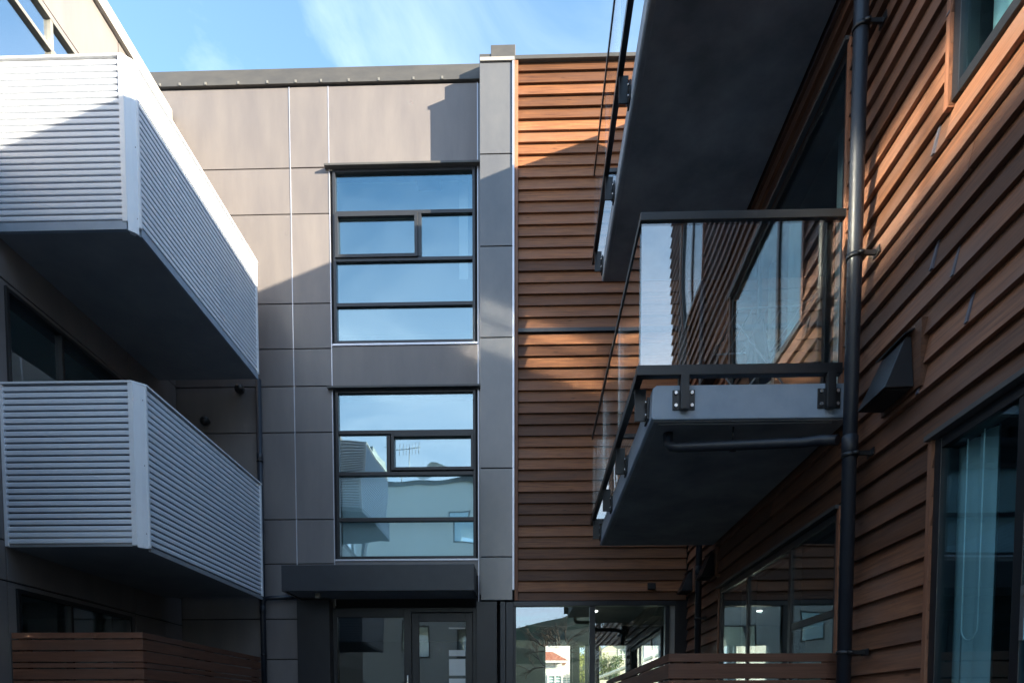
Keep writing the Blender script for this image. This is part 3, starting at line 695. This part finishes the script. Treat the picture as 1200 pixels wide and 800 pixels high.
def post_front(x):
    mb = MB(); mb.box(x - .024, x + .024, YF + .058, YF + .10, 2.995, zt1); 
    mb.box(x - .024, x + .024, YF - .002, YF + .056, 2.995, 3.204) if 0 else None
    p = mb.build('post', 'frame_black', cb, bevel=.003)
    mb = MB(); mb.box(x - .07, x + .07, Y0 - .010, Y0 - .001, 3.005, 3.125); mb.box(x - .026, x + .026, Y0 - .05, Y0 - .010, 2.995, 3.205); mb.build('bracket', 'frame_black', p, bevel=.002)
    mb = MB()
    for dx_ in (-.05, .05):
        for z in (3.028, 3.105): mb.tube([(x + dx_, Y0 - .010, z), (x + dx_, Y0 - .024, z)], .0105, 10)
    mb.build('bolt', 'bolt_steel', p)
post_front(.955); post_front(1.855)
for y in (4.58, 5.56, 6.55, 7.56):
    mb = MB(); mb.box(RXo + .024, RXo + .036, y - .03, y + .03, zl1, zt1); mb.box(RXo + .0, SX - .012, y - .006, y + .006, 3.0, zl0 - .001)
    p = mb.build('post', 'frame_black', cb, bevel=.002)
    mb = MB(); mb.box(SX - .012, SX - .001, y - .06, y + .06, 2.995, 3.13); mb.build('bracket', 'frame_black', p)
    mb = MB()
    for dy_ in (-.04, .04):
        for z in (3.025, 3.105): mb.tube([(SX - .012, y + dy_, z), (SX - .024, y + dy_, z)], .009, 8)
    mb.build('bolt', 'bolt_steel', p)
# drain pipe below the slab
mb = MB(); mb.tube([(.90, 4.62, 2.94), (.90, 4.62, 2.87), (.92, 4.60, 2.845), (.96, 4.58, 2.835), (1.70, 4.46, 2.81), (1.80, 4.40, 2.80), (1.87, 4.32, 2.77)], .032, 14); mb.build('drain_pipe', 'pipe_paint', cb)
mb = MB(); mb.tube([(1.28, 4.545, 2.826), (1.32, 4.539, 2.825)], .037, 14); mb.tube([(1.30, 4.54, 2.86), (1.30, 4.54, 2.945)], .006, 8); mb.build('pipe_clip', 'frame_black', cb)
c2 = dup(cb, loc=(1.4, 6.0, 5.75), label='concrete balcony with glass balustrade cantilevered from the cedar wall, upper one seen from below')

# clothes rack on the lower concrete balcony
ra = thing('drying_rack', (1.6, 5.0, 3.16), 'folding white wire clothes rack with a dark cloth behind the balcony glass', 'drying rack')
mb = MB()
for y in (4.78, 5.32):
    mb.tube([(1.35, y, 3.165), (1.80, y, 3.72)], .006, 8); mb.tube([(1.82, y, 3.165), (1.38, y, 3.72)], .006, 8)
mb.build('leg', 'wire_dull', ra)
mb = MB()
for x, z in ((1.38, 3.80), (1.48, 3.81), (1.58, 3.815), (1.68, 3.82), (1.80, 3.82), (1.9, 3.9)): mb.tube([(x, 4.76, z), (x, 5.34, z)], .005, 8)
mb.tube([(1.38, 4.76, 3.80), (1.80, 4.76, 3.82), (1.9, 4.76, 3.9)], .006, 8); mb.tube([(1.38, 5.34, 3.80), (1.80, 5.34, 3.82), (1.9, 5.34, 3.9)], .006, 8)
mb.build('rail', 'wire_dull', ra)
ck = MB(); vs = []
for i in range(9):
    for j in range(7):
        y = 4.85 + .35 * i / 8; s = j / 6
        vs.append((1.58 + .02 * math.sin(i * 1.3) + .01 * j, y, 3.825 - .42 * s))
ck.add(vs, [(i * 7 + j, i * 7 + j + 1, (i + 1) * 7 + j + 1, (i + 1) * 7 + j) for i in range(8) for j in range(6)], True)
ck = ck.build('cloth', 'frame_black'); tag(ck, 'dark cloth hanging over the wire clothes rack on the balcony', 'cloth'); md = ck.modifiers.new('s', 'SOLIDIFY'); md.thickness = .006

# ------------------------------------------------------------------ downpipes
def downpipe(label, x, y, z0, z1, r, clips, collars, wall, lean=0.0):
    t = thing('downpipe', (x, y, z0), label, 'pipe', None)
    mb = MB(); mb.tube([(x, y, z0), (x, y, z1)], r, 20); mb.build('pipe', 'pipe_paint', t)
    for z in collars:
        mb = MB(); mb.tube([(x, y, z - .05), (x, y, z - .045), (x, y, z + .045), (x, y, z + .05)], [r + .001, r + .0055, r + .0055, r + .001], 20, cap=False); mb.build('collar', 'pipe_paint', t)
    for z in clips:
        mb = MB(); mb.tube([(x, y, z - .013), (x, y, z + .013)], r + .007, 20)
        if wall[0] == 'X': mb.box(x + r * .5, wall[1], y - .05, y - .035, z - .012, z + .012); mb.box(wall[1] - .006, wall[1], y - .085, y - .005, z - .02, z + .02); mb.tube([(x, y - .048, z), (x + .03, y - .06, z)], .012, 8)
        else: mb.box(x - .01, x + .01, y + r * .5, wall[1], z - .012, z + .012)
        mb.build('clip', 'frame_black', t)
    return t
downpipe('thick black downpipe beside the concrete balconies running the full height of the cedar wall', 1.895, 4.21, .03, 8.42, .041, [5.04, 3.77, 2.635, 1.47, 6.4], [2.70, 5.6], ('X', 2.0))
downpipe('thin dark downpipe on the cedar wall near its inner corner', 1.93, 8.02, .03, 8.42, .036, [2.2, 3.6, 6.2], [2.75], ('X', 2.0))
lp = downpipe('slim grey downpipe on the grey wall at the far end of the silver balconies', -3.60, 9.165, .03, 5.5, .036, [4.45, 1.9], [2.50, 4.5], ('Y', 9.24))
mb = MB(); mb.tube([(-3.60, 9.165, 2.56), (-3.58, 9.165, 2.63), (-3.53, 9.165, 2.655), (-3.12, 9.165, 2.665)], .03, 14); mb.build('branch', 'pipe_paint', lp)
mb = MB(); mb.tube([(-3.28, 9.22, 2.70), (-3.28, 9.18, 2.70), (-3.28, 9.165, 2.78)], .022, 10); tag(mb.build('garden_tap', 'trim_metal'), 'small metal pipe stub on the grey wall left of the canopy', 'pipe fitting')

# ------------------------------------------------------------------ hooded vents on the cedar wall
def hood(label, y0, y1, zb, zt, depth, grp='hooded wall vents on the cedar wall', wallx=2.0):
    t = thing('wall_vent', (wallx, (y0 + y1) / 2, zb), label, 'vent', grp)
    mb = MB(); mb.box(wallx - .012, wallx + .03, y0 - .05, y1 + .02, zb - .02, zt + .05); mb.build('backing_board', 'cedar_y', t)
    mb = MB(); x0 = wallx - .014; xo = wallx - depth; m_ = .03
    ins = (y1 - y0) * .12
    V = [(x0, y0, zb), (x0, y1, zb), (x0, y1 - ins, zt), (x0, y0 + ins, zt), (xo, y0 + .01, zb), (xo, y1 - .01, zb), (x0 - .03, y1 - ins, zt), (x0 - .03, y0 + ins, zt)]
    mb.add(V, [(4, 5, 6, 7), (0, 4, 7, 3), (1, 2, 6, 5), (3, 7, 6, 2), (0, 3, 2, 1), (0, 1, 5, 4)]); mb.build('hood', 'frame_black', t, bevel=.003)
    mb = MB(); mb.box(xo + .02, x0 - .01, y0 + .03, y1 - .03, zb - .006, zb - .001); mb.build('grille', 'joint_dark', t)
    mb = MB(); mb.prism([(x0 - .05, y0 + ins * .3, zt + .004), (x0, y0 + ins * .3, zt + .03), (x0, y0 + ins * .3, zt + .024), (x0 - .048, y0 + ins * .3, zt - .002)], (0, (y1 - y0) - ins * .6, 0)); mb.build('flashing', 'frame_black', t)
    return t
hood('large black hooded vent beside the downpipe above the near ground floor window', 3.70, 4.02, 2.80, 3.07, .16)
hood('small black hooded vent in the inner corner above the glazed opening', 8.55, 8.85, 2.62, 2.86, .15)
hood('small black hooded vent between the thin downpipe and the window under the balcony', 7.55, 7.85, 2.60, 2.85, .15)
hood('black hooded vent at the far end of the lower concrete balcony', 7.50, 7.78, 4.70, 4.98, .15)

# ------------------------------------------------------------------ slatted fences
wid = [.052, .094, .094, .042, .094, .094, .094, .042, .094, .094, .094, .042, .094, .094, .094, .042, .094, .094, .094, .094]
def fence(label, runs, ztop, loc, posts):
    t = thing('slat_fence', loc, label, 'fence')
    for (kind, p, u0, u1) in runs:
        z = ztop
        pl = PL(kind, p)
        for i, w_ in enumerate(wid):
            if z - w_ < .06: break
            mb = MB(); pl.box(mb, u0, u1, -.02 + rnd.uniform(-.001, .001), 0, z - w_, z); mb.build('slat', 'fence_x' if kind == 'S' else 'fence_y', t, bevel=.002)
            z -= w_ + .011
    for x, y in posts:
        mb = MB(); mb.box(x - .035, x + .035, y - .035, y + .035, .03, ztop - .01); mb.build('post', 'fence_x', t)
fence('dark stained slatted timber fence at lower left below the silver balconies', [('S', 6.1, LX + .02, -3.497), ('E', -3.495, 6.102, 8.80)], 1.836, (-4.1, 7.5, 0),
      [(-3.555, 6.17), (-4.62, 6.17), (-3.555, 7.5), (-3.555, 8.75)])
fence('dark stained slatted timber fence at lower right below the concrete balconies', [('S', 4.35, .868, 1.98), ('W', .866, 4.352, 7.9)], 1.482, (1.4, 6, 0),
      [(.93, 4.41), (1.93, 4.50), (.93, 5.6), (.93, 6.8)])

# ------------------------------------------------------------------ buildings behind the viewpoint (one seen in the glass, one added for its shade)
pbk = thing('pale_apartment_block', (-5.5, -13, 0), 'tall pale rendered apartment block standing behind the viewpoint', 'building')
pN = PL('N', -13)
po = [(x, x + 1.3, z, z + 1.4) for x in (-8.6, -5.6, -3.1) for z in (1.2, 4.0)] + [(-3.65, -2.6, 9.2, 10.5), (-9.2, -7.8, 6.8, 8.2)]
core(pN, pbk, 'wall', 'render_pale', -11, -1.35, 0, 11.6, po, -4, 0)
for o in po: window(pN, pbk, *o, fw=.06, frame='frame_metal', gl='glass_coated')
mb = MB(); mb.box(-11.1, -1.25, -17.05, -12.9, 11.6, 11.8); mb.build('roof', 'cap_metal', pbk)
mb = MB(); mb.box(-9.8, -7.4, -16, -13.4, 11.8, 13.6); mb.build('roof', 'roof_iron', pbk)
an = thing('roof_antenna', (-6.0, -13.5, 11.8), 'metal television antenna on the roof of the pale block', 'antenna')
mb = MB(); mb.tube([(-6.0, -13.5, 11.8), (-6.0, -13.5, 13.6)], .03, 8); mb.build('mast', 'antenna_metal', an)
mb = MB(); mb.tube([(-6.9, -13.5, 13.5), (-5.3, -13.5, 13.5)], .02, 6)
for i in range(8): mb.tube([(-6.8 + .2 * i, -13.5, 13.2), (-6.8 + .2 * i, -13.5, 13.8)], .015, 6)
mb.build('elements', 'antenna_metal', an)
ds = MB(); vs = []
for i in range(5):
    for j in range(16):
        r = .42 * i / 4; tt_ = 2 * math.pi * j / 16; vs.append((-4.6 + r * math.cos(tt_), -13.4 - .35 * (r / .42) ** 2 * -.5, 12.35 + r * math.sin(tt_)))
ds.add(vs, [(i * 16 + j, i * 16 + (j + 1) % 16, (i + 1) * 16 + (j + 1) % 16, (i + 1) * 16 + j) for i in range(4) for j in range(16)], True); ds.tube([(-4.6, -13.5, 11.8), (-4.6, -13.45, 12.35)], .03, 8)
tag(ds.build('satellite_dish', 'house_white'), 'round white satellite dish on the roof of the pale block', 'satellite dish')

nb = thing('shade_block', (6.9, -5.5, 0), 'plain cream weatherboard block added unseen behind the viewpoint to shade the left wing window', 'building')  # unseen block, added to keep low sun off part of the left wing window
po = [(x, x + 1.1, z, z + 1.3) for x in (5.6, 7.4) for z in (1.0, 4.0, 7.0)]
core(PL('N', -2.1), nb, 'wall', 'house_cream', 5.2, 9.4, 0, 9.7, po, -7, 0)
for o in po: window(PL('N', -2.1), nb, *o, fw=.06, frame='house_white')
mb = MB(); mb.box(5.0, 9.6, -9.3, -1.9, 9.7, 9.86); mb.build('roof', 'roof_iron', nb)

# ------------------------------------------------------------------ hillside houses seen through the lobby
def house(label, x0, x1, y, z0, z1, apex, wallm, roofm, gable='S', wins=(), over=.4, depth=8):
    t = thing('hillside_house', ((x0 + x1) / 2, y, z0 - 4), label, 'house')
    mb = MB(); mb.box(x0, x1, y, y + depth, z0 - 4, z1); mb.build('wall', wallm, t)
    xm = (x0 + x1) / 2
    if gable == 'S':
        mb = MB(); mb.prism([(x0, y, z1), (x1, y, z1), (xm, y, apex)], (0, depth, 0)); mb.build('gable', wallm, t)
        k = (apex - z1) / (xm - x0); rr = MB()
        for s in (-1, 1):
            e = xm + s * (xm - x0 + over); zz = z1 - k * over
            rr.prism([(xm, y - over, apex + .02), (e, y - over, zz + .02), (e, y - over, zz + .17), (xm, y - over, apex + .19)], (0, depth + 2 * over, 0))
        rr.build('roof', roofm, t)
    else:
        rr = MB(); a, b, c, d = x0 - over, x1 + over, y - over, y + depth + over
        h = .3
        P = [(a, c, z1), (b, c, z1), (b, d, z1), (a, d, z1), (a + (b - a) * h, (c + d) / 2, apex), (b - (b - a) * h, (c + d) / 2, apex)]
        rr.add(P, [(0, 1, 5, 4), (1, 2, 5), (2, 3, 4, 5), (3, 0, 4), (0, 3, 2, 1)]); rr.build('roof', roofm, t)
        rr = MB(); rr.box(a, b, c - .08, c, z1 - .2, z1 - .01); rr.build('gutter', 'house_white', t)
    for wx, wz, ww, wh in wins:
        pl = PL('S', y)
        wv = window(pl, t, wx, wx + ww, wz, wz + wh, vb=[(wx + ww / 2, wz, wz + wh)], hb=[(wz + wh * .5, wx, wx + ww)], fw=.12, bw=.1, frame='house_white', gl='glass_window', n0=0.0, n1=.1, gn=.03)
    # weatherboard shadow lines as real laps
    lap = MB(); z = z0 - 1
    while z < z1 - .2:
        lap.prism([(x0, y - .002, z), (x0, y - .05, z), (x0, y - .002, z + .2)], (x1 - x0, 0, 0)); z += .22
    lap.build('cladding', wallm, t)
    return t
P_ = lambda px, py, Y: ((px - 621) / 800 * Y, EZ + (840 - py) / 800 * Y)
x0h, _ = P_(625, 0, 62); x1h, _ = P_(671, 0, 62)
house('white weatherboard house with red tiled porch roof seen through the lobby glass', x0h, x1h, 62, 3.0, P_(0, 745, 62)[1], P_(0, 735, 62)[1], 'house_white', 'roof_iron', 'H',
      [(P_(643, 0, 62)[0], P_(0, 762, 62)[1], 1.1, .7), (P_(655, 0, 62)[0], 3.1, 1.2, 1.4)], over=.2)
x0r, _ = P_(615, 0, 59); x1r, _ = P_(656, 0, 59)
house('low white porch wing with red tiled hip roof in front of the white house', x0r, x1r, 57.5, 2.4, P_(0, 778, 57.5)[1], P_(0, 765, 57.5)[1], 'house_white', 'roof_tile_red', 'H', [(P_(640, 0, 57.5)[0], 2.9, 1.3, 1.5)], over=.5, depth=4)
x0g, _ = P_(703, 0, 75); x1g, _ = P_(739, 0, 75)
house('cream gabled house with a white paired window and grey green roof', x0g, x1g, 75, 5.5, P_(0, 766, 75)[1], P_(0, 754, 75)[1], 'house_cream', 'roof_iron', 'S',
      [(P_(722, 0, 75)[0], P_(0, 777, 75)[1], 1.0, 1.15)], over=.5)
x0k, _ = P_(752, 0, 90); x1k, _ = P_(800, 0, 90)
house('pale house high on the slope with a grey roof, furthest right', x0k, x1k, 90, 7.5, P_(0, 757, 90)[1], P_(0, 748, 90)[1], 'house_white', 'roof_iron', 'S', [(P_(762, 0, 90)[0], P_(0, 766, 90)[1], .9, .9)], over=.5)
ga = thing('garage', (5.0, 36, 0), 'low outbuilding with a pale grey iron roof sloping below the cream house', 'shed')
mb = MB(); mb.box(3.4, 8.4, 34, 40, 0, 2.8); mb.build('wall', 'house_cream', ga)
mb = MB(); mb.prism([(3.0, 33.6, 2.75), (8.6, 33.6, 4.9), (8.6, 33.6, 5.0), (3.0, 33.6, 2.85)], (0, 7, 0)); mb.build('roof', 'roof_iron', ga)

def leafy(label, x, y, z0, h, r, m, nleaf=2600):
    t = thing('leafy_tree', (x, y, z0), label, 'tree')
    mb = MB(); mb.tube([(x, y, z0), (x + .1, y, z0 + h * .3), (x, y + .1, z0 + h * .6)], [r * .09, r * .06, r * .02], 8)
    for k in range(6):
        a = k * 1.05 + .3; mb.tube([(x, y, z0 + h * .3), (x + math.cos(a) * r * .4, y + math.sin(a) * r * .4, z0 + h * .55), (x + math.cos(a) * r * .7, y + math.sin(a) * r * .7, z0 + h * .75)], [r * .04, r * .02, r * .01], 6)
    mb.build('trunk', 'bark', t)
    cl = [(x + rnd.gauss(0, r * .42), y + rnd.gauss(0, r * .42), z0 + h * rnd.uniform(.38, .92), r * rnd.uniform(.18, .38)) for _ in range(22)]
    lv = MB()
    for _ in range(nleaf):
        cx_, cy_, cz, cr_ = rnd.choice(cl)
        d = Vector((rnd.gauss(0, 1), rnd.gauss(0, 1), rnd.gauss(0, .8))).normalized() * cr_ * rnd.uniform(.5, 1.05)
        p = Vector((cx_, cy_, cz)) + d; s = r * rnd.uniform(.035, .07)
        a = Vector((rnd.uniform(-1, 1), rnd.uniform(-1, 1), rnd.uniform(-1, 1))).normalized() * s; b = a.cross(Vector((rnd.uniform(-1, 1), rnd.uniform(-1, 1), rnd.uniform(-1, 1)))).normalized() * s * .6
        lv.add([p - a, p - b, p + a, p + b], [(0, 1, 2, 3)])
    lv.build('crown', m, t)
leafy('yellow green bushy tree between the white and cream houses', P_(681, 0, 66)[0], 66, 1, 6.2, 2.0, 'leaf_yellow')
leafy('bright green tree left of the cream gabled house', P_(696, 0, 72)[0], 74, 4, 6.5, 1.7, 'leaf_yellow')
leafy('rounded olive shrub in front of the cream gabled house', P_(713, 0, 60)[0], 60, 2.5, 3.6, 1.5, 'leaf')
leafy('dark green tree on the slope between the cream house and the highest house', P_(745, 0, 95)[0], 95, 4, 8.0, 3.0, 'leaf')

# bare winter tree behind the viewpoint, mirrored in the lobby glass
bt = thing('bare_tree', (2.2, -30, 0), 'leafless spreading tree behind the viewpoint mirrored in the lobby glass', 'tree')
tk = MB(); tw = MB()
def grow(p, d, L, r, k):
    q = p + d * L; mid = p + d * L * .5 + Vector((rnd.gauss(0, 1), rnd.gauss(0, 1), rnd.gauss(0, 1))) * L * .05
    (tk if k < 3 else tw).tube([p, mid, q], [r, r * .85, r * .68], 6 if k < 3 else 4, cap=False)
    if k == 6: return
    for i in range(3 if k < 4 else 2):
        a = Vector((rnd.gauss(0, 1), rnd.gauss(0, 1), rnd.gauss(0, .7))); nd = (d + a * .42).normalized(); nd.z += .05
        grow(q, nd.normalized(), L * rnd.uniform(.62, .82), r * .62, k + 1)
grow(Vector((2.2, -30, 0)), Vector((0, 0, 1)), 2.6, .2, 0)
tk.build('trunk', 'bark', bt); tw.build('crown', 'bark', bt)
